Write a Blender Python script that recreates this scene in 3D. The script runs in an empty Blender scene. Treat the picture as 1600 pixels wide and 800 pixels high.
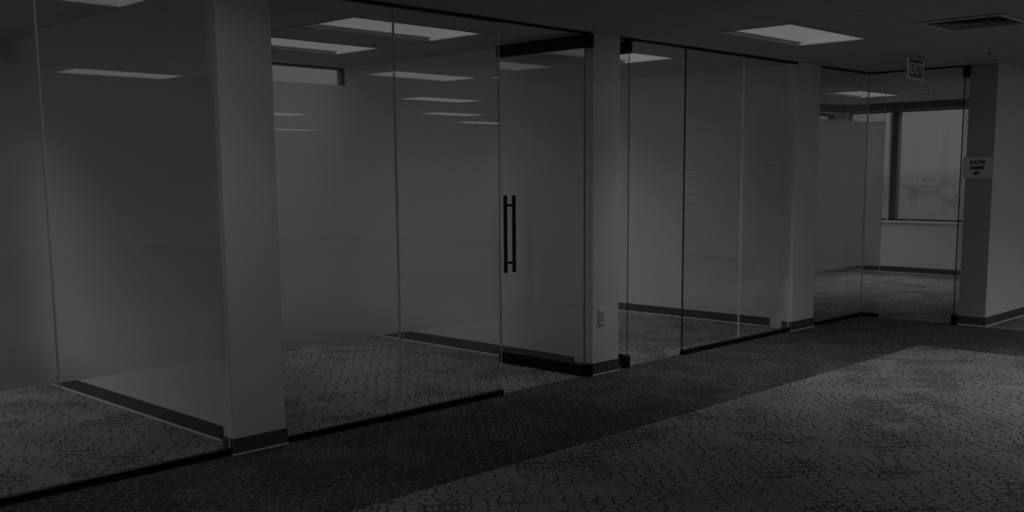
import bpy, bmesh, math, random
from mathutils import Vector, Matrix

random.seed(7)
S = bpy.context.scene
C = S.collection
PI = math.pi

# ------------------------------------------------------------------ camera
F_PX, CX, CY = 1608.27, 804.98, 486.69
YAW, PITCH, ROLL = 0.7973, 0.1322, -0.0071
CAM_POS = Vector((0.0, -5.3702, 1.6369))
fw = Vector((math.sin(YAW) * math.cos(PITCH), math.cos(YAW) * math.cos(PITCH), -math.sin(PITCH)))
r0 = Vector((math.cos(YAW), -math.sin(YAW), 0.0))
u0 = r0.cross(fw)
rr = r0 * math.cos(ROLL) + u0 * math.sin(ROLL)
uu = -r0 * math.sin(ROLL) + u0 * math.cos(ROLL)
cam_data = bpy.data.cameras.new('camera')
cam_data.sensor_width = 36.0
cam_data.lens = 36.0 * F_PX / 1600.0
cam_data.shift_x = (800.0 - CX) / 1600.0
cam_data.shift_y = (CY - 400.0) / 1600.0
cam_data.clip_end = 3000
cam = bpy.data.objects.new('camera', cam_data)
cam.matrix_world = Matrix(((rr.x, uu.x, -fw.x, CAM_POS.x), (rr.y, uu.y, -fw.y, CAM_POS.y),
                           (rr.z, uu.z, -fw.z, CAM_POS.z), (0, 0, 0, 1)))
C.objects.link(cam)
S.camera = cam

# ------------------------------------------------------------------ world, exposure
SKY_TOP, SKY_LOW = 0.104, 0.080
LAMP_POWER = 5.0          # watts, downward-throwing part of each troffer
OFFICE_DIM = 0.33           # the private offices run on dimmed lamps
LAMP_GLOW = 1.45           # watts, wide part
LENS_GLOW = 0.118
world = bpy.data.worlds.new('overcast')
S.world = world
world.use_nodes = True
wn, wl = world.node_tree.nodes, world.node_tree.links
wn.clear()
w_out = wn.new('ShaderNodeOutputWorld')
w_bg = wn.new('ShaderNodeBackground')
w_tc = wn.new('ShaderNodeTexCoord')
w_sep = wn.new('ShaderNodeSeparateXYZ')
w_mr = wn.new('ShaderNodeMapRange')
w_mr.inputs['From Min'].default_value = -0.02
w_mr.inputs['From Max'].default_value = 0.10
w_mr.inputs['To Min'].default_value = SKY_LOW
w_mr.inputs['To Max'].default_value = SKY_TOP
wl.new(w_tc.outputs['Generated'], w_sep.inputs[0])
wl.new(w_sep.outputs['Z'], w_mr.inputs['Value'])
wl.new(w_mr.outputs[0], w_bg.inputs['Color'])
wl.new(w_bg.outputs[0], w_out.inputs['Surface'])
S.view_settings.view_transform = 'Standard'
S.view_settings.look = 'None'
S.view_settings.exposure = 0.0
S.view_settings.gamma = 1.0
S.view_settings.use_curve_mapping = False
S.cycles.use_denoising = True
S.cycles.max_bounces = 14
S.cycles.transparent_max_bounces = 32
S.cycles.transmission_bounces = 12
S.cycles.glossy_bounces = 6
S.cycles.diffuse_bounces = 5
S.cycles.sample_clamp_indirect = 2.0
S.cycles.blur_glossy = 0.3

# daylight entering through the office windows (soft sky light outside each window)
DAY = 1.15
def daylight(name, loc, direction, sx, sy, radiance=DAY):
    d = bpy.data.lights.new(name, 'AREA')
    d.shape = 'RECTANGLE'
    d.size, d.size_y = sx, sy
    d.spread = math.radians(100)
    d.energy = radiance * PI * sx * sy
    o = bpy.data.objects.new(name, d)
    o.location = loc
    o.rotation_euler = Vector(direction).to_track_quat('-Z', 'Z').to_euler()
    C.objects.link(o)
    return o
daylight('daylight', (0.2, 4.8, 4.3), (0, -1, -1.2), 5.6, 2.4, DAY * 1.5)
daylight('daylight', (6.3, 4.8, 4.3), (0, -1, -1.2), 2.4, 2.4, DAY * 0.4)
daylight('daylight', (8.2, 4.8, 4.3), (0, -1, -1.2), 2.9, 2.4)
daylight('daylight', (13.4, 4.4, 4.3), (0, -1, -1.2), 5.6, 2.4, DAY * 0.85)
daylight('daylight', (17.9, 1.5, 4.3), (-1, 0, -1.2), 2.6, 2.4)

H = 2.74
TX, TY = 1.29, 0.645            # ceiling tile

# ------------------------------------------------------------------ materials
def new_mat(name):
    m = bpy.data.materials.new(name)
    m.use_nodes = True
    n, l = m.node_tree.nodes, m.node_tree.links
    n.clear()
    out = n.new('ShaderNodeOutputMaterial')
    return m, n, l, out

def g3(v):
    return (v, v, v, 1.0)

def paint(name, v, rough=0.6, var=0.04, scale=3.0, bump=0.0, bscale=200.0, spec=0.3, metal=0.0, emit=0.0):
    m, n, l, out = new_mat(name)
    b = n.new('ShaderNodeBsdfPrincipled')
    b.inputs['Roughness'].default_value = rough
    b.inputs['Specular IOR Level'].default_value = spec
    b.inputs['Metallic'].default_value = metal
    tc = n.new('ShaderNodeTexCoord')
    nz = n.new('ShaderNodeTexNoise')
    nz.inputs['Scale'].default_value = scale
    nz.inputs['Detail'].default_value = 4
    mr = n.new('ShaderNodeMapRange')
    mr.inputs['To Min'].default_value = v * (1 - var)
    mr.inputs['To Max'].default_value = v * (1 + var)
    l.new(tc.outputs['Object'], nz.inputs['Vector'])
    l.new(nz.outputs['Fac'], mr.inputs['Value'])
    l.new(mr.outputs[0], b.inputs['Base Color'])
    if bump:
        n2 = n.new('ShaderNodeTexNoise')
        n2.inputs['Scale'].default_value = bscale
        n2.inputs['Detail'].default_value = 3
        bp = n.new('ShaderNodeBump')
        bp.inputs['Strength'].default_value = bump
        bp.inputs['Distance'].default_value = 0.002
        l.new(tc.outputs['Object'], n2.inputs['Vector'])
        l.new(n2.outputs['Fac'], bp.inputs['Height'])
        l.new(bp.outputs[0], b.inputs['Normal'])
    if emit:
        b.inputs['Emission Color'].default_value = g3(1)
        b.inputs['Emission Strength'].default_value = emit
    l.new(b.outputs[0], out.inputs['Surface'])
    return m

def carpet(name, base, line, seed):
    m, n, l, out = new_mat(name)
    b = n.new('ShaderNodeBsdfPrincipled')
    b.inputs['Roughness'].default_value = 0.95
    b.inputs['Specular IOR Level'].default_value = 0.08
    tc = n.new('ShaderNodeTexCoord')
    mp = n.new('ShaderNodeMapping')
    mp.inputs['Location'].default_value = (seed, seed * 1.7, 0)
    mp.inputs['Rotation'].default_value = (0, 0, math.radians(40))
    l.new(tc.outputs['Object'], mp.inputs['Vector'])
    def noise(scale, detail=2, rough=0.5, off=0.0):
        x = n.new('ShaderNodeTexNoise')
        x.noise_dimensions = '4D'
        x.inputs['W'].default_value = off
        x.inputs['Scale'].default_value = scale
        x.inputs['Detail'].default_value = detail
        x.inputs['Roughness'].default_value = rough
        l.new(mp.outputs[0], x.inputs['Vector'])
        return x.outputs['Fac']
    def ramp(v, a, c, lo, hi):
        x = n.new('ShaderNodeMapRange')
        x.inputs['From Min'].default_value = a
        x.inputs['From Max'].default_value = c
        x.inputs['To Min'].default_value = lo
        x.inputs['To Max'].default_value = hi
        l.new(v, x.inputs['Value'])
        return x.outputs[0]
    def op(kind, a, c):
        x = n.new('ShaderNodeMath')
        x.operation = kind
        for k, q in enumerate((a, c)):
            if isinstance(q, float):
                x.inputs[k].default_value = q
            else:
                l.new(q, x.inputs[k])
        return x.outputs[0]
    def cracks(sx, sy, rnd, w0, w1):
        mm = n.new('ShaderNodeMapping')
        mm.inputs['Scale'].default_value = (sx, sy, 1)
        l.new(mp.outputs[0], mm.inputs['Vector'])
        v = n.new('ShaderNodeTexVoronoi')
        v.voronoi_dimensions = '2D'
        v.feature = 'DISTANCE_TO_EDGE'
        v.inputs['Scale'].default_value = 1.0
        v.inputs['Randomness'].default_value = rnd
        l.new(mm.outputs[0], v.inputs['Vector'])
        return ramp(v.outputs['Distance'], w0, w1, 1.0, 0.0)
    big = cracks(12.5, 18.5, 0.8, 0.045, 0.10)
    fine = cracks(30.0, 11.5, 0.40, 0.07, 0.15)
    thin = cracks(20.0, 32.0, 0.9, 0.05, 0.11)
    where = noise(1.9, 2, 0.5, 3.1)
    where2 = noise(2.6, 2, 0.5, 9.7)
    m_big = ramp(noise(3.2, 2, 0.6, 6.3), 0.36, 0.5, 0.35, 1.0)
    m_fine = ramp(where2, 0.55, 0.59, 0.0, 1.0)
    m_thin = ramp(where, 0.5, 0.6, 0.0, 0.75)
    fac = op('MAXIMUM', op('MULTIPLY', big, m_big), op('MULTIPLY', fine, m_fine))
    fac = op('MAXIMUM', fac, op('MULTIPLY', thin, m_thin))
    fac = op('MULTIPLY', fac, ramp(noise(45, 2, 0.6, 1.0), 0.3, 0.55, 0.6, 1.0))
    grain = op('MULTIPLY', ramp(noise(160, 4, 0.75, 2.0), 0.3, 0.7, 0.78, 1.22),
               ramp(noise(3.0, 4, 0.6, 5.0), 0.3, 0.7, 0.93, 1.07))
    mix = n.new('ShaderNodeMix')
    mix.data_type = 'FLOAT'
    l.new(fac, mix.inputs[0])
    mix.inputs[2].default_value = base
    mix.inputs[3].default_value = line
    col = op('MULTIPLY', mix.outputs[0], grain)
    l.new(col, b.inputs['Base Color'])
    bp = n.new('ShaderNodeBump')
    bp.inputs['Strength'].default_value = 0.5
    bp.inputs['Distance'].default_value = 0.003
    l.new(noise(300, 3, 0.7, 8.0), bp.inputs['Height'])
    l.new(bp.outputs[0], b.inputs['Normal'])
    l.new(b.outputs[0], out.inputs['Surface'])
    return m

def glass(name, tint=0.94):
    m, n, l, out = new_mat(name)
    geo = n.new('ShaderNodeNewGeometry')
    ior = n.new('ShaderNodeMix')
    ior.data_type = 'FLOAT'
    ior.inputs[2].default_value = 1.5
    ior.inputs[3].default_value = 1 / 1.5
    l.new(geo.outputs['Backfacing'], ior.inputs[0])
    fr = n.new('ShaderNodeFresnel')
    l.new(ior.outputs[0], fr.inputs['IOR'])
    t = n.new('ShaderNodeBsdfTransparent')
    t.inputs['Color'].default_value = g3(tint)
    gl = n.new('ShaderNodeBsdfGlossy')
    gl.inputs['Roughness'].default_value = 0.0
    gl.inputs['Color'].default_value = g3(1.0)
    mx = n.new('ShaderNodeMixShader')
    l.new(fr.outputs[0], mx.inputs[0])
    l.new(t.outputs[0], mx.inputs[1])
    l.new(gl.outputs[0], mx.inputs[2])
    l.new(mx.outputs[0], out.inputs['Surface'])
    return m

def film(name):
    m, n, l, out = new_mat(name)
    rf = n.new('ShaderNodeBsdfRefraction')
    rf.inputs['IOR'].default_value = 1.35
    rf.inputs['Roughness'].default_value = 0.32
    rf.inputs['Color'].default_value = g3(1.0)
    tl = n.new('ShaderNodeBsdfTranslucent')
    tl.inputs['Color'].default_value = g3(0.9)
    df = n.new('ShaderNodeBsdfDiffuse')
    df.inputs['Color'].default_value = g3(0.6)
    m1 = n.new('ShaderNodeMixShader')
    m1.inputs[0].default_value = 0.35
    l.new(tl.outputs[0], m1.inputs[1])
    l.new(df.outputs[0], m1.inputs[2])
    m2 = n.new('ShaderNodeMixShader')
    m2.inputs[0].default_value = 0.15
    l.new(rf.outputs[0], m2.inputs[1])
    l.new(m1.outputs[0], m2.inputs[2])
    l.new(m2.outputs[0], out.inputs['Surface'])
    return m

WALL = paint('wall_paint', 0.84, 0.55, 0.015, 1.2, 0.06, 260)
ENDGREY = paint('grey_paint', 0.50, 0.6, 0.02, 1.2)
TILE = paint('ceiling_tile_white', 0.52, 0.9, 0.04, 30, 0.25, 350, 0.1)
TEE = paint('ceiling_grid_metal', 0.48, 0.6, 0.02)
BASE = paint('vinyl_base', 0.105, 0.5, 0.05)
TOE = paint('base_toe', 0.80, 0.5, 0.05)
BLACK = paint('black_metal', 0.010, 0.42, 0.1, 20, spec=0.25)
EDGE = paint('glass_edge', 0.022, 0.3, 0.1)
SEAL = paint('clear_sealant', 0.80, 0.25, 0.1, 8, spec=0.6)
CARPET = carpet('carpet_light', 0.262, 0.042, 3.0)
CARPET_DK = carpet('carpet_dark', 0.046, 0.14, 11.0)
GLASS = glass('clear_glass', 0.965)
WGLASS = glass('window_glass', 0.995)
FILM = film('frosted_film')
FRAME = paint('window_frame', 0.19, 0.5, 0.05)
HEADER = paint('window_head', 0.16, 0.6, 0.03)
SILL = paint('window_sill', 0.88, 0.4, 0.03)
WHITE = paint('white_enamel', 0.60, 0.4, 0.02)
PLASTIC = paint('white_plastic', 0.78, 0.35, 0.02)
PLASTIC2 = paint('white_plastic_insert', 0.66, 0.35, 0.02)
DARK = paint('dark_slot', 0.02, 0.6, 0.05)
VENT_DK = paint('vent_grey', 0.30, 0.6, 0.05)
PAPER = paint('paper', 0.85, 0.8, 0.02)
INK = paint('black_ink', 0.012, 0.7, 0.02)
LENS = paint('lamp_lens', 0.5, 0.6, 0.0, emit=LENS_GLOW)
ACRYLIC = paint('sign_acrylic', 0.10, 0.3, 0.05)
ACRYL_EDGE = paint('sign_edge', 0.5, 0.3, 0.05, emit=0.018)
LETTER = paint('sign_letter', 0.45, 0.4, 0.03, emit=0.016)
STEEL = paint('steel', 0.15, 0.3, 0.05, metal=0.8)
GROUND = paint('hazy_ground', 0.62, 0.95, 0.06, 0.02)  # distance haze is put into the pale ground, hill and leaf colours
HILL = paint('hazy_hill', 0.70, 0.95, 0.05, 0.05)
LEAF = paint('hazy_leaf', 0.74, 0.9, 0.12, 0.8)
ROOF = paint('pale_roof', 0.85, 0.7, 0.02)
SOFFIT = paint('concrete', 0.30, 0.9, 0.05)

# ------------------------------------------------------------------ helpers
class MB:
    """collects shapes into one bmesh"""
    def __init__(self):
        self.bm = bmesh.new()

    def box(self, x0, x1, y0, y1, z0, z1, mi=0):
        b = self.bm
        v = [b.verts.new(p) for p in ((x0, y0, z0), (x1, y0, z0), (x1, y1, z0), (x0, y1, z0),
                                      (x0, y0, z1), (x1, y0, z1), (x1, y1, z1), (x0, y1, z1))]
        for f in ((0, 3, 2, 1), (4, 5, 6, 7), (0, 1, 5, 4), (1, 2, 6, 5), (2, 3, 7, 6), (3, 0, 4, 7)):
            fc = b.faces.new([v[i] for i in f])
            fc.material_index = mi
        return self

    def pane(self, x0, x1, y0, y1, z0, z1, axis):
        """box whose two large faces (normal along axis) use slot 0, its edges slot 1"""
        self.box(x0, x1, y0, y1, z0, z1, 1)
        self.bm.normal_update()
        for f in self.bm.faces:
            if abs(f.normal[axis]) > 0.9:
                f.material_index = 0
        return self

    def cyl(self, p0, p1, r, n=12, r1=None, mi=0):
        p0, p1 = Vector(p0), Vector(p1)
        r1 = r if r1 is None else r1
        ax = (p1 - p0).normalized()
        t = ax.orthogonal().normalized()
        s = ax.cross(t)
        a, c = [], []
        for i in range(n):
            w = 2 * PI * i / n
            d = t * math.cos(w) + s * math.sin(w)
            a.append(self.bm.verts.new(p0 + d * r))
            c.append(self.bm.verts.new(p1 + d * r1))
        for i in range(n):
            j = (i + 1) % n
            self.bm.faces.new((a[i], a[j], c[j], c[i])).material_index = mi
        self.bm.faces.new(a[::-1]).material_index = mi
        self.bm.faces.new(c).material_index = mi
        return self

    def build(self, name, mats, parent=None, bevel=0.0, smooth=False):
        if bevel:
            bmesh.ops.bevel(self.bm, geom=list(self.bm.edges), offset=bevel, segments=1, affect='EDGES')
        bmesh.ops.recalc_face_normals(self.bm, faces=list(self.bm.faces))
        me = bpy.data.meshes.new(name)
        self.bm.to_mesh(me)
        self.bm.free()
        for m in (mats if isinstance(mats, (list, tuple)) else [mats]):
            me.materials.append(m)
        if smooth:
            for p in me.polygons:
                p.use_smooth = True
        return link(name, me, parent)

def link(name, me, parent=None):
    o = bpy.data.objects.new(name, me)
    C.objects.link(o)
    if parent:
        o.parent = parent
    return o

def empty(name, loc, rz=0.0):
    o = bpy.data.objects.new(name, None)
    o.location = loc
    o.rotation_euler = (0, 0, rz)
    o.empty_display_size = 0.1
    C.objects.link(o)
    return o

def tag(o, label, cat, group=None):
    o['label'] = label
    o['category'] = cat
    if group:
        o['group'] = group
    return o

def structure(o, label=None):
    o['kind'] = 'structure'
    if label:
        o['label'] = label
    return o

def copy_tree(o, parent=None):
    c = o.copy()
    C.objects.link(c)
    if parent:
        c.parent = parent
    for ch in list(o.children):
        copy_tree(ch, c)
    return c

def text_mesh(name, body, size, mat, matrix, parent, bold=0.0, depth=0.001, sx=1.0, spacing=1.0):
    cu = bpy.data.curves.new(name, 'FONT')
    cu.body = body
    cu.size = size
    cu.align_x = 'CENTER'
    cu.align_y = 'CENTER'
    cu.offset = bold
    cu.extrude = depth
    cu.space_character = spacing
    cu.resolution_u = 3
    tmp = bpy.data.objects.new('tmp', cu)
    C.objects.link(tmp)
    dg = bpy.context.evaluated_depsgraph_get()
    me = bpy.data.meshes.new_from_object(tmp.evaluated_get(dg))
    bpy.data.objects.remove(tmp)
    bpy.data.curves.remove(cu)
    me.transform(matrix @ Matrix.Diagonal((sx, 1, 1, 1)))
    me.materials.clear()
    me.materials.append(mat)
    me.name = name
    return link(name, me, parent)

# ------------------------------------------------------------------ floor and carpets
XL, XR, YF, YB = -9.0, 16.4, -17.0, 3.35
YB4 = 2.95                      # back wall of the last office
fl = structure(MB().box(XL - 0.3, XR + 0.3, YF - 0.3, YB + 0.3, -0.25, -0.008).build('floor', SOFFIT),
               'office floor covered in patterned grey carpet')
YE, XE, XD = -1.37, 9.60, 11.18
MB().box(XL, XE, YF, YE, -0.008, 0).build('carpet', CARPET, fl)['label'] = 'light grey crackle-patterned carpet of the open office'
dk = MB()
dk.box(XL, XD, YE, 0.02, -0.008, 0)
dk.box(XE, XD, YF, YE, -0.008, 0)
dk.build('carpet_border', CARPET_DK, fl)['label'] = 'dark charcoal carpet border along the glass'
MB().box(XL, 3.26, 0.02, YB, -0.008, 0).build('carpet', CARPET, fl)
MB().box(3.26, 6.58, 0.02, YB, -0.008, 0).build('carpet', CARPET, fl)
MB().box(6.58, 9.76, 0.02, YB, -0.008, 0).build('carpet', CARPET, fl)
o4 = MB()
o4.box(9.76, XD, 0.02, YB, -0.008, 0)
o4.box(XD, XR, -1.25, YB, -0.008, 0)
o4.build('carpet', CARPET, fl)
MB().box(XD, XR, YF, -1.25, -0.008, 0).build('carpet', CARPET, fl)

# ------------------------------------------------------------------ ceiling
X0, Y0 = 7.08, -1.3525          # a grid crossing
def cell(i, j):
    return X0 + i * TX, Y0 + j * TY
LIGHTS = {  # grid cell -> label
    (0, 0): 'bright recessed ceiling light over the open corridor, nearest the air vent',
    (-2, 3): 'recessed ceiling light near the glass in the second office from the left',
    (-2, 5): 'recessed ceiling light at the back of the second office, by the window',
    (0, 3): 'recessed ceiling light inside the third office, behind the narrow column',
    (5, 4): 'recessed ceiling light in the far corner office by its window',
    (-2, -7): 'ceiling light mirrored as the long bright streak in the leftmost office glass',
    (0, -4): 'ceiling light mirrored as the topmost, longest streak left of the open door',
    (2, -8): 'ceiling light mirrored as the second streak from the top, left of the open door',
    (4, -12): 'ceiling light mirrored as the third streak from the top, left of the open door',
    (6, -15): 'ceiling light mirrored as the lowest streak, close to the edge of the open doorway',
    (2, -15): 'ceiling light mirrored as a faint streak in the glass just right of the wide column',
    (5, -23): 'ceiling light mirrored as the lowest and faintest streak right of the wide column',
    (-5, 3): 'recessed ceiling light in the leftmost office, unseen, added to brighten the room',  # no lamp known here, added to lift the leftmost office
}
GENERIC = 'unseen ceiling light of the open office, added for its light'
for c_ in ((3, -4), (4, -5), (3, -5), (1, -3), (-4, -11), (-8, -2), (-8, -8)):  # unseen lamps added to brighten the corridor walls, columns and carpet
    LIGHTS[c_] = GENERIC
LIGHTS[(5, 1)] = 'recessed ceiling light in the far office, half hidden by the wall with the name sign'
LIGHTS[(-4, 0)] = 'recessed ceiling light before the wide column, cut off at the top of the photo'
VENT_CELL = (0, -2)             # right half of it holds the vent

ceil = MB()
ceil.box(XL - 0.3, XR + 0.3, YF - 0.3, YB + 0.3, 2.90, 3.05)
i0, i1 = -13, 8
j0, j1 = -25, 8
def fine(i, j):
    return i >= -4 and j >= -3
tiles = []
for i in range(i0, i1):
    for j in range(j0, j1):
        if (i, j) in LIGHTS:
            continue
        x, y = cell(i, j)
        if fine(i, j):
            tiles.append((i, j))
            continue
        xa, xb = max(x, XL), min(x + TX, XR)
        ya, yb = max(y, YF), min(y + TY, YB)
        if xb > xa and yb > ya:
            ceil.box(xa, xb, ya, yb, 2.742, 2.76)
ce = structure(ceil.build('ceiling', TILE), 'white suspended ceiling of square-edged tiles')
GAP = 0.0055
tm = MB().box(0, TX - 2 * GAP, 0, TY - 2 * GAP, 0, 0.016).build('ceiling_tile', TILE).data
bpy.data.objects.remove(bpy.data.objects['ceiling_tile'])
tmh = MB().box(0, TX / 2 - 2 * GAP, 0, TY - 2 * GAP, 0, 0.016).build('ceiling_tile', TILE).data
bpy.data.objects.remove(bpy.data.objects['ceiling_tile'])
for i, j in tiles:
    x, y = cell(i, j)
    if y > YB or x > XR:
        continue
    me = tmh if (i, j) == VENT_CELL else tm
    t = link('ceiling_tile', me, ce)
    t.location = (x + GAP, y + GAP, 2.7388 + random.uniform(-0.0006, 0.0006))
    t.scale = (min(1.0, (XR + 0.05 - x) / TX), min(1.0, (YB + 0.05 - y) / TY), 1.0)
gr = MB()
xa, _ = cell(-4, 0)
_, ya = cell(0, -3)
for i in range(-4, 8):
    x, _ = cell(i, 0)
    if x < XR:
        gr.box(x - 0.006, x + 0.006, ya, YB, 2.7365, 2.744)
for j in range(-3, 8):
    _, y = cell(0, j)
    if y < YB:
        gr.box(xa, XR, y - 0.006, y + 0.006, 2.7368, 2.744)
gr.build('ceiling_grid', TEE, ce)

# ------------------------------------------------------------------ walls
wl_ = structure(MB().box(XL - 0.2, XL, YF, YB, 0, H).build('wall_left', WALL))
structure(MB().box(XL, XR, YF - 0.2, YF, 0, H).build('wall_front', WALL))
# three partition walls between the offices
PW = [(3.20, 3.325), (6.515, 6.64), (9.70, 9.825)]
for k, (a, b_) in enumerate(PW):
    w = structure(MB().box(a, b_, 0.0, YB, 0, H).build('wall_partition', WALL),
                  'white partition wall between two glass-fronted offices')
# end walls of the corridor beyond the last door
wr = structure(MB().box(11.2, XR, -1.39, -1.11, 0, H).build('wall_right', WALL),
               'white wall end at the right with a paper name sign taped to it')

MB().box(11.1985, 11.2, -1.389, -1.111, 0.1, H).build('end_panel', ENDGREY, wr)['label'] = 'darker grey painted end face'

def baseboard(name, segs, parent=None):
    """segs: (x0,x1,y0,y1) footprint outer faces; a dark strip with a pale toe line"""
    m, t = MB(), MB()
    for x0, x1, y0, y1 in segs:
        m.box(x0, x1, y0, y1, 0.004, 0.100)
        e = 0.004
        t.box(x0 - (e if x1 - x0 < 0.05 else 0), x1 + (e if x1 - x0 < 0.05 else 0),
              y0 - (e if y1 - y0 < 0.05 else 0), y1 + (e if y1 - y0 < 0.05 else 0), 0.0, 0.014)
    o = m.build(name, BASE, parent)
    if parent is None:
        structure(o)
    t.build('toe_strip', TOE, o)
    return o

for a, b_ in PW:
    baseboard('baseboard_partition', [(a - 0.009, a, 0.30, YB), (b_, b_ + 0.009, 0.30, YB)])
baseboard('baseboard_right', [(11.191, 11.2, -1.39, -1.11), (11.191, XR, -1.399, -1.39)])

# outer walls with windows ------------------------------------------------
def wall_with_openings(name, axis, pos, thick, lo, hi, openings):
    """axis 'x': wall in plane X=pos running along Y; axis 'y': plane Y=pos running along X.
    openings: (a,b,z0,z1)"""
    m = MB()
    def put(a, b, z0, z1):
        if b - a < 1e-4 or z1 - z0 < 1e-4:
            return
        if axis == 'x':
            m.box(pos, pos + thick, a, b, z0, z1)
        else:
            m.box(a, b, pos, pos + thick, z0, z1)
    cur = lo
    for a, b, z0, z1 in sorted(openings):
        put(cur, a, 0, H)
        put(a, b, 0, z0)
        put(a, b, z1, H)
        cur = b
    put(cur, hi, 0, H)
    return structure(m.build(name, WALL))

win_n = [0]
def window(axis, pos, thick, a, b, z0, z1, mullions, sill=True, bars=0, jamb=0.04, mw=0.10, side=1):
    win_n[0] += 1
    name = 'window_%d' % win_n[0]
    f = MB()
    d0, d1 = pos + thick * 0.35, pos + thick * 0.75
    def put(m, p, q, za, zb, e0=d0, e1=d1):
        if axis == 'x':
            m.box(e0, e1, p, q, za, zb)
        else:
            m.box(p, q, e0, e1, za, zb)
    put(f, a, b, z0, z0 + jamb)
    put(f, a, b, z1 - jamb, z1)
    put(f, a, a + jamb, z0 + jamb, z1 - jamb)
    put(f, b - jamb, b, z0 + jamb, z1 - jamb)
    for s in range(bars):
        zz = z0 + (s + 1) * (z1 - z0) / (bars + 1)
        put(f, a + jamb, b - jamb, zz - 0.018, zz + 0.018)
    o = structure(f.build(name, FRAME))
    ed = sorted([a + jamb] + [q for c in mullions for q in (c - mw / 2, c + mw / 2)] + [b - jamb])
    for c in mullions:
        mm = MB()
        put(mm, c - mw / 2, c + mw / 2, z0 + jamb, z1 - jamb, d0 - 0.03, d1)
        mm.build('mullion', FRAME, o)
    for k in range(0, len(ed), 2):
        pm = MB()
        e = (d0 + d1) / 2
        put(pm, ed[k], ed[k + 1], z0 + jamb, z1 - jamb, e - 0.003, e + 0.003)
        pm.build('pane', WGLASS, o)
    if sill:
        sm = MB()
        put(sm, a - 0.02, b + 0.02, z0 - 0.034, z0, pos - 0.035 * side if side > 0 else pos, d0)
        sm.build('sill', SILL, o)
    return o

TH = 0.22
back_open = [(-2.6, 3.00, 0.12, 2.50), (5.20, 6.515, 0.12, 2.735), (6.70, 9.66, 0.85, 2.72)]
wall_with_openings('wall_back', 'y', YB, TH, XL, 9.76, back_open)
window('y', YB, TH, -2.6, 3.00, 0.12, 2.50, [-1.2, 0.2, 1.6])
window('y', YB, TH, 5.20, 6.515, 0.12, 2.735, [], jamb=0.02)
window('y', YB, TH, 6.70, 9.66, 0.85, 2.72, [8.2], jamb=0.03)
wall_with_openings('wall_back_far', 'y', YB4, TH, 9.825, XR, [(10.6, 16.28, 0.85, 2.60)])
window('y', YB4, TH, 10.6, 16.28, 0.85, 2.60, [12.0, 13.4, 14.8])
right_open = [(0.2, 2.86, 0.85, 2.625), (-7.4, -5.86, 0.92, 1.72), (-4.58, -4.46, 0.90, 2.60)]
wall_with_openings('wall_end', 'x', XR, TH, YF, YB4 + TH, right_open)
window('x', XR, TH, 0.2, 2.86, 0.85, 2.625, [2.03], jamb=0.03)
window('x', XR, TH, -7.4, -5.86, 0.92, 1.72, [-6.6], bars=4, sill=False)
window('x', XR, TH, -4.58, -4.46, 0.90, 2.60, [], sill=False, jamb=0.01)
baseboard('baseboard_back', [(9.83, XR, YB4 - 0.009, YB4), (XL, 3.2, YB - 0.009, YB),
                             (3.325, 6.515, YB - 0.009, YB), (6.64, 9.70, YB - 0.009, YB)])
baseboard('baseboard_end', [(XR - 0.009, XR, -1.11, YB4), (XR - 0.009, XR, YF, -1.39)])
baseboard('baseboard_front', [(XL, XR, YF, YF + 0.009)])
baseboard('baseboard_left', [(XL, XL + 0.009, YF, YB)])
hd = MB()
hd.box(XR - 0.05, XR, 0.02, YB4, 2.625, H - 0.004)
hd.box(10.2, XR - 0.05, YB4 - 0.05, YB4, 2.625, H - 0.004)
structure(hd.build('trim_2', HEADER), 'dark window head casing in the far office')
# white blind-cord side trim beside the mullion in the far window
structure(MB().box(XR - 0.004, XR + 0.07, 2.085, 2.105, 0.85, 2.60).build('trim_1', SILL))

# ------------------------------------------------------------------ columns
def column(x0, x1, label):
    root = tag(empty('column', ((x0 + x1) / 2, 0.03, 0)), label, 'column', 'white columns between the offices')
    cx = (x0 + x1) / 2
    w = (x1 - x0) / 2
    MB().box(-w, w, -0.062, 0.048, 0.0, H).build('shaft', WALL, root, bevel=0.003)
    b = MB().box(-w - 0.007, w + 0.007, -0.069, 0.05, 0.004, 0.1).build('baseboard', BASE, root)
    MB().box(-w - 0.010, w + 0.010, -0.073, 0.05, 0.0, 0.010).build('toe_strip', TOE, b)
    return root
COL = [(3.078, 3.438), (6.36, 6.705), (9.57, 10.03)]
column(*COL[0], 'wide white column between the first and second offices, nearest the camera')
column(*COL[1], 'white column carrying the electrical outlet, beside the open door with the black pull handle')
column(*COL[2], 'narrow white column farthest along the glass, before the exit sign')

# ------------------------------------------------------------------ glass partitions
GT = 0.006                      # half thickness
FILM0, FILM1 = 0.580, 2.198
def gpane(root, x0, x1, z0=0.02, z1=2.73, edge=None):
    MB().pane(x0, x1, -GT, GT, z0, z1, 1).build('glass_pane', [GLASS, edge or SEAL], root)
    MB().box(x0 + 0.002, x1 - 0.002, GT + 0.0006, GT + 0.0022, FILM0, FILM1).build('privacy_film', FILM, root)

def joint(root, x):
    MB().box(x - 0.004, x + 0.004, -GT - 0.0008, GT + 0.0008, 0.042, 2.72).build('sealant_joint', SEAL, root)

def channel(root, x0, x1):
    MB().box(x0, x1, -0.021, 0.021, 0.0, 0.042).build('bottom_channel', BLACK, root, bevel=0.002)
    MB().box(x0, x1, -0.021, 0.021, 2.718, 2.737).build('top_channel', BLACK, root)

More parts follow.
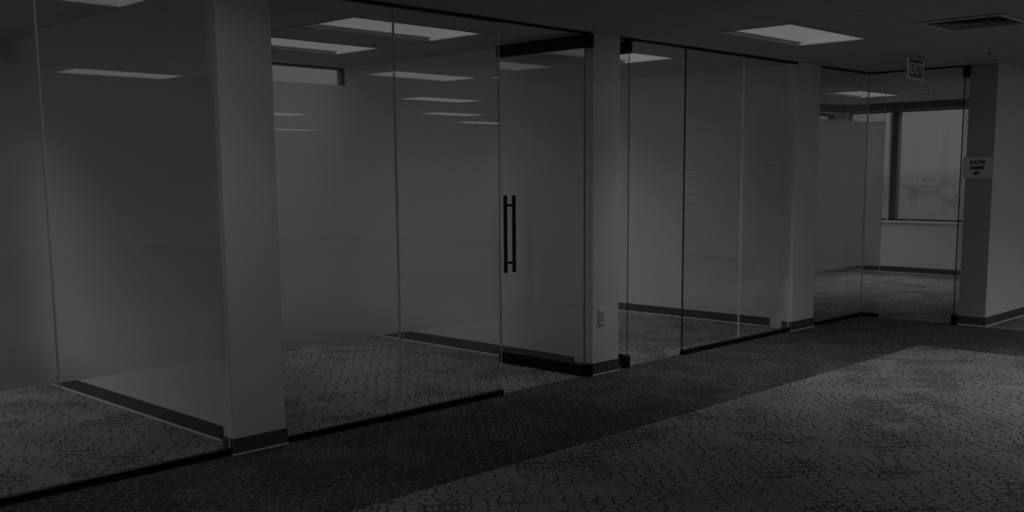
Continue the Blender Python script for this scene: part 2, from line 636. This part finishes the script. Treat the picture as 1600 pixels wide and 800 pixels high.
def partition(label, xs, chan, edges=()):
    root = tag(empty('glass_partition', (0, 0, 0)), label, 'glass wall', 'frameless glass office fronts')
    for a, b in zip(xs[:-1], xs[1:]):
        gpane(root, a + 0.0042, b - 0.0042)
    for x in edges:                # polished dark edge beside a door opening
        MB().box(x - 0.0032, x + 0.0032, -GT, GT, 0.03, 2.725).build('dark_edge', EDGE, root)
    for x in xs[1:-1]:
        joint(root, x)
    channel(root, *chan)
    return root
partition('frameless glass front of the leftmost office with a frosted band',
          [-1.4, 0.35, 2.103, 3.072], (-1.4, 3.076))
p2 = partition('frameless glass front between the wide column and the open door with black handle',
               [3.440, 4.38, 5.352], (3.440, 5.352))
MB().box(5.352, 6.35, -0.016, 0.016, 2.722, 2.737).build('door_header', BLACK, p2)
p3 = partition('frameless glass front of the third office, mirroring the exit sign',
               [7.662, 8.608, 9.565], (7.662, 9.568), (7.662,))
MB().box(6.71, 7.662, -0.016, 0.016, 2.722, 2.737).build('door_header', BLACK, p3)
p4 = partition('glass corner of the far office, turning toward the door by the name sign',
               [10.034, 11.2], (10.034, 11.221))
# return panel, along Y at X = 11.2
MB().pane(11.2 - GT, 11.2 + GT, -0.205, -GT - 0.002, 0.02, 2.73, 0).build('glass_pane', [GLASS, SEAL], p4)
MB().box(11.2 + GT + 0.0006, 11.2 + GT + 0.0022, -0.203, -0.01, FILM0, FILM1).build('privacy_film', FILM, p4)
MB().box(11.179, 11.221, -0.21, -0.021, 0.0, 0.042).build('bottom_channel', BLACK, p4, bevel=0.002)
MB().box(11.179, 11.221, -0.21, -0.021, 2.718, 2.737).build('top_channel', BLACK, p4)
MB().box(11.184, 11.216, -1.11, -0.21, 2.722, 2.737).build('door_header', BLACK, p4)

# ------------------------------------------------------------------ glass doors (swung open at right angles)
def glass_door(loc, rz, width, label, jamb_dir):
    root = tag(empty('glass_door', loc, rz), label, 'door', 'open glass office doors')
    MB().pane(0.004, width, -GT, GT, 0.03, 2.715, 1).build('glass_pane', [GLASS, EDGE], root)
    MB().box(-0.012, width, -0.022, 0.022, 0.010, 0.102).build('bottom_rail', BLACK, root, bevel=0.002)
    MB().box(-0.012, width, -0.022, 0.022, 2.618, 2.718).build('top_rail', BLACK, root, bevel=0.002)
    pv = MB()
    s = jamb_dir
    pv.box(-0.045, 0.02, min(0.022 * s, 0.055 * s), max(0.022 * s, 0.055 * s), 0.0, 0.098)
    pv.cyl((0.0, 0, 0.0), (0.0, 0, 0.012), 0.014)
    pv.build('floor_pivot', BLACK, root)
    pt = MB()
    pt.box(-0.045, 0.02, min(0.022 * s, 0.055 * s), max(0.022 * s, 0.055 * s), 2.622, 2.72)
    pt.cyl((0.0, 0, 2.716), (0.0, 0, 2.735), 0.014)
    pt.build('top_pivot', BLACK, root)
    hx = width - 0.125
    h = MB()
    for sd in (-1, 1):
        y = 0.052 * sd
        h.box(hx - 0.0125, hx + 0.0125, y - 0.0125, y + 0.0125, 0.80, 1.462)
    ho = h.build('pull_handle', BLACK, root, bevel=0.002)
    for z in (0.885, 1.378):
        MB().cyl((hx, -0.045, z), (hx, 0.045, z), 0.011, 10).build('standoff', BLACK, ho)
    return root
glass_door((6.300, -0.005, 0), PI / 2, 0.970, 'open glass door with a tall black double pull handle and black rails', -1)
glass_door((6.862, -0.005, 0), PI / 2, 0.800, 'open glass door seen edge-on just right of the column with the outlet', 1)
glass_door((11.205, -1.055, 0), 0.0, 0.830, 'open glass door seen edge-on beside the wall with the name sign', -1)

# ------------------------------------------------------------------ ceiling lights
def make_light():
    root = empty('ceiling_light', (0, 0, 0))
    hx, hy = TX / 2 - 0.008, TY / 2 - 0.008
    fr = MB()
    t = 0.016
    fr.box(-hx, hx, -hy, -hy + t, -0.006, 0.004)
    fr.box(-hx, hx, hy - t, hy, -0.006, 0.004)
    fr.box(-hx, -hx + t, -hy + t, hy - t, -0.006, 0.004)
    fr.box(hx - t, hx, -hy + t, hy - t, -0.006, 0.004)
    fr.build('frame', WHITE, root)
    ix, iy = hx - t, hy - t
    D = 0.078
    N = 16
    def prof(q):
        return D * (1 - abs(q) ** 2.2)
    bmr, bml = bmesh.new(), bmesh.new()
    lens_q = 0.89
    ex = ix - 0.035
    qs = [-1 + 2 * k / N for k in range(N + 1)]
    cols = {}
    def strip(bm, q0, q1, n):
        pv = None
        for k in range(n + 1):
            q = q0 + (q1 - q0) * k / n
            a = bm.verts.new((-ex, q * iy, prof(q)))
            b = bm.verts.new((ex, q * iy, prof(q)))
            if pv:
                bm.faces.new((pv[0], pv[1], b, a))
            pv = (a, b)
    strip(bmr, -1, -lens_q, 5)
    strip(bmr, lens_q, 1, 5)
    strip(bml, -lens_q, lens_q, 14)
    # sloping luminous end pieces
    for s in (-1, 1):
        bme = bmesh.new()
        pv = None
        for k in range(17):
            q = -1 + 2 * k / 16
            a = bme.verts.new((s * ex, q * iy, prof(q) * 0.97))
            b = bme.verts.new((s * ix, q * iy, 0.0))
            if pv:
                bme.faces.new((pv[0], pv[1], b, a) if s > 0 else (pv[1], pv[0], a, b))
            pv = (a, b)
        me_ = MB(); me_.bm.free(); me_.bm = bme
        me_.build('end_cap', LENS, root, smooth=True)
    m1, m2 = MB(), MB()
    m1.bm.free(); m2.bm.free()
    m1.bm, m2.bm = bmr, bml
    m1.build('reflector', PLASTIC, root, smooth=True)
    m2.build('lens', LENS, root, smooth=True)
    MB().box(-hx + 0.005, hx - 0.005, -hy + 0.005, hy - 0.005, 0.095, 0.11).build('housing', TEE, root)
    ld = bpy.data.lights.new('lamp', 'AREA')
    ld.shape = 'RECTANGLE'
    ld.size = 2 * ex
    ld.size_y = 2 * iy * 0.85
    ld.energy = LAMP_POWER
    ld.spread = math.radians(110)
    lo = bpy.data.objects.new('lamp', ld)
    C.objects.link(lo)
    lo.parent = root
    lo.location = (0, 0, -0.004)
    l2 = ld.copy()
    l2.spread = PI
    l2.energy = LAMP_GLOW
    lo2 = bpy.data.objects.new('lamp', l2)
    C.objects.link(lo2)
    lo2.parent = root
    lo2.location = (0, 0, -0.003)
    return root
proto = make_light()
dimmed = {}
first = True
for (i, j), lab in LIGHTS.items():
    o = proto if first else copy_tree(proto)
    first = False
    x, y = cell(i, j)
    o.location = (x + TX / 2, y + TY / 2, H)
    if y > 0.3 or j == 1 or (i, j) == (-4, 0):
        for ch in o.children:
            if ch.type == 'LIGHT' and not (j == 0 and ch.data.spread > 3):
                if ch.data.name not in dimmed:
                    dimmed[ch.data.name] = ch.data.copy()
                    dimmed[ch.data.name].energy *= OFFICE_DIM
                ch.data = dimmed[ch.data.name]
    tag(o, lab, 'ceiling light', 'added open office ceiling lights' if lab == GENERIC else 'recessed ceiling lights')

# ------------------------------------------------------------------ air vent
vx, vy = X0 + TX * 0.75, Y0 - 2 * TY + TY / 2
va = tag(empty('air_vent', (vx, vy, H)), 'square louvred air vent in the ceiling at the top right', 'air vent')
s0 = TX / 4 - 0.006
def ring(m, a, b, za, zb):
    """square ring from half-size a (outer, za) to b (inner, zb)"""
    vo = [m.bm.verts.new((sx * a, sy * a, za)) for sx, sy in ((-1, -1), (1, -1), (1, 1), (-1, 1))]
    vi = [m.bm.verts.new((sx * b, sy * b, zb)) for sx, sy in ((-1, -1), (1, -1), (1, 1), (-1, 1))]
    for k in range(4):
        m.bm.faces.new((vo[k], vo[(k + 1) % 4], vi[(k + 1) % 4], vi[k]))
fr = MB()
ring(fr, s0, s0 - 0.05, -0.010, -0.012)
ring(fr, s0 - 0.05, s0 - 0.06, -0.012, 0.02)
ring(fr, s0, s0 - 0.002, -0.010, 0.004)
fr.build('frame', WHITE, va)
MB().box(-s0 + 0.02, s0 - 0.02, -s0 + 0.02, s0 - 0.02, 0.055, 0.065).build('back_plate', DARK, va)
for k in range(4):
    lo_ = MB()
    a = s0 - 0.065 - k * 0.055
    ring(lo_, a, a - 0.042, -0.016, 0.03)
    lo_.build('louvre', VENT_DK, va)
MB().box(-0.03, 0.03, -0.03, 0.03, -0.014, 0.05).build('centre_plate', VENT_DK, va)

# ------------------------------------------------------------------ sprinklers
def make_sprinkler():
    root = empty('sprinkler', (0, 0, 0))
    MB().cyl((0, 0, -0.002), (0, 0, -0.010), 0.038, 20, 0.030).build('escutcheon', WHITE, root)
    m = MB()
    m.cyl((0, 0, -0.008), (0, 0, -0.016), 0.010, 10)
    m.box(-0.016, -0.012, -0.003, 0.003, -0.026, -0.012)
    m.box(0.012, 0.016, -0.003, 0.003, -0.026, -0.012)
    m.build('head', STEEL, root)
    MB().cyl((0, 0, -0.026), (0, 0, -0.029), 0.021, 14).build('deflector', STEEL, root)
    return root
sp = make_sprinkler()
for k, (x, y, lab) in enumerate([
        (10.08, -1.70, 'fire sprinkler on the ceiling to the right of the exit sign'),
        (5.52, 1.65, 'fire sprinkler on the ceiling between the two lights of the second office'),
        (14.80, 0.83, 'fire sprinkler on the far office ceiling, right of its light'),
        (12.52, 0.75, 'fire sprinkler on the far office ceiling, left of its light')]):
    o = sp if k == 0 else copy_tree(sp)
    o.location = (x, y, H)
    tag(o, lab, 'sprinkler', 'ceiling sprinklers')

# ------------------------------------------------------------------ exit sign
ex_ = tag(empty('exit_sign', (10.10, -1.0, H)), 'edge-lit clear EXIT sign hanging from the ceiling before the far office', 'exit sign')
MB().box(-0.13, 0.13, -0.035, 0.035, -0.028, -0.003).build('canopy', WHITE, ex_, bevel=0.006)
MB().box(-0.165, 0.165, -0.004, 0.004, -0.198, -0.028).build('panel', ACRYLIC, ex_)
e = MB()
e.box(-0.183, -0.165, -0.007, 0.007, -0.212, -0.008)
e.box(0.165, 0.183, -0.007, 0.007, -0.212, -0.008)
e.box(-0.165, 0.165, -0.007, 0.007, -0.212, -0.196)
e.box(-0.150, -0.142, -0.0055, 0.0055, -0.188, -0.040)
e.box(0.142, 0.150, -0.0055, 0.0055, -0.188, -0.040)
e.box(-0.142, 0.142, -0.0055, 0.0055, -0.188, -0.181)
e.build('edge', ACRYL_EDGE, ex_)
for s in (-1, 1):
    mt = Matrix.Translation((0, 0.0055 * s, -0.112)) @ Matrix.Rotation(0 if s < 0 else PI, 4, 'Z') @ Matrix.Rotation(PI / 2, 4, 'X')
    text_mesh('lettering', 'EXIT', 0.150, LETTER, mt, ex_, 0.004, 0.001, 0.86)

# ------------------------------------------------------------------ outlet and name sign
ou = tag(empty('electrical_outlet', (6.478, -0.032, 0.478)), 'white electrical outlet plate low on the middle column', 'outlet')
MB().box(-0.042, 0.042, -0.008, 0.0, -0.066, 0.066).build('cover_plate', PLASTIC, ou, bevel=0.003)
MB().box(-0.020, 0.020, -0.0105, -0.006, -0.042, 0.042).build('receptacle', PLASTIC2, ou, bevel=0.001)
d = MB()
for z in (-0.022, 0.022):
    d.box(-0.009, -0.0065, -0.0112, -0.010, z - 0.006, z + 0.006)
    d.box(0.0065, 0.009, -0.0112, -0.010, z - 0.006, z + 0.006)
    d.box(-0.003, 0.003, -0.0112, -0.010, z - 0.016, z - 0.011)
d.build('slots', DARK, ou)['kind'] = 'stuff'

ns = tag(empty('name_sign', (11.196, -1.236, 1.676)), 'white paper name sign taped across the wall end at right', 'sign')
pm = bmesh.new()
N = 12
pv = None
W2 = 0.152
for k in range(N + 1):
    q = -1 + 2 * k / N
    x = -0.002 - 0.010 * (abs(q) ** 3) * (1.0 if q > 0 else 0.6)
    ring_ = [pm.verts.new((x, q * W2, -0.109)), pm.verts.new((x, q * W2, 0.109)),
             pm.verts.new((x - 0.0012, q * W2, 0.109)), pm.verts.new((x - 0.0012, q * W2, -0.109))]
    if pv:
        for a in range(4):
            b = (a + 1) % 4
            pm.faces.new((pv[a], pv[b], ring_[b], ring_[a]))
    else:
        pm.faces.new(ring_)
    pv = ring_
pm.faces.new(pv[::-1])
mbp = MB(); mbp.bm.free(); mbp.bm = pm
mbp.build('paper', PAPER, ns)
for txt, z in (('KATHI', 0.055), ('JAMES', -0.002), ('#5', -0.058)):
    # text faces -X: local x axis -> -Y, local y -> +Z
    mt = Matrix(((0, 0, -1, -0.0045), (-1, 0, 0, 0.006), (0, 1, 0, z), (0, 0, 0, 1)))
    text_mesh('lettering', txt, 0.050, INK, mt, ns, 0.0026, 0.0006, 1.02, 1.06)

# ------------------------------------------------------------------ outside
gd = bmesh.new()
GZ = -6.0
bmesh.ops.create_circle(gd, cap_ends=True, radius=1500, segments=64)
mg = MB(); mg.bm.free(); mg.bm = gd
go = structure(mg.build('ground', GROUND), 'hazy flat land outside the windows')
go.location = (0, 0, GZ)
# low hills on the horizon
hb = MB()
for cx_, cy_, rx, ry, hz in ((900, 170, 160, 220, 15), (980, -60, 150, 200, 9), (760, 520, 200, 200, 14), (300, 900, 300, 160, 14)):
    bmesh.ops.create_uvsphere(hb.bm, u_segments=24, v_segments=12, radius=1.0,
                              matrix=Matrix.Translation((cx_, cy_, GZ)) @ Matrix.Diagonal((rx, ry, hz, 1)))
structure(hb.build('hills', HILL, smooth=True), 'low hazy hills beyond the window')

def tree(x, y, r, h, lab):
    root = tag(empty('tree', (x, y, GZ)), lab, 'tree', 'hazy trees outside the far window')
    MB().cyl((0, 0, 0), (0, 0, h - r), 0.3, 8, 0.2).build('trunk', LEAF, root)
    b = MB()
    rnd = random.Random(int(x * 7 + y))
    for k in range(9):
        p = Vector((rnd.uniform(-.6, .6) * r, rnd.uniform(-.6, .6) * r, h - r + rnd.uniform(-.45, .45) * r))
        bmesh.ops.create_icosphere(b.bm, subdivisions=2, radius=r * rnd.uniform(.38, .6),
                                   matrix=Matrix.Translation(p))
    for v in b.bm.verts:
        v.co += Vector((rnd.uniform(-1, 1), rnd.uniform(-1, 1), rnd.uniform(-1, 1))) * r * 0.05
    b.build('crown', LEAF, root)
def at(px, py, dist):
    v = rr * (px - CX) / F_PX - uu * (py - CY) / F_PX + fw
    v = v / math.hypot(v.x, v.y)
    return CAM_POS + v * dist
for px, dist, r, h, lab in ((1476, 190, 2.1, 7.6, 'round hazy tree outside the far window, near its right edge'),
                            (1425, 300, 2.6, 6.6, 'wide hazy tree outside, left of the pale flat roof'),
                            (1384, 240, 2.4, 7.2, 'hazy tree outside, left of the window mullion'),
                            (1495, 150, 1.8, 6.2, 'small hazy tree at the far right of the window')):
    p = at(px, 300, dist)
    tree(p.x, p.y, r, h, lab)
p = at(1452, 290, 330)
hb_ = tag(empty('distant_building', (p.x, p.y, GZ), -0.4), 'long low building with a pale flat roof outside the far window', 'building')
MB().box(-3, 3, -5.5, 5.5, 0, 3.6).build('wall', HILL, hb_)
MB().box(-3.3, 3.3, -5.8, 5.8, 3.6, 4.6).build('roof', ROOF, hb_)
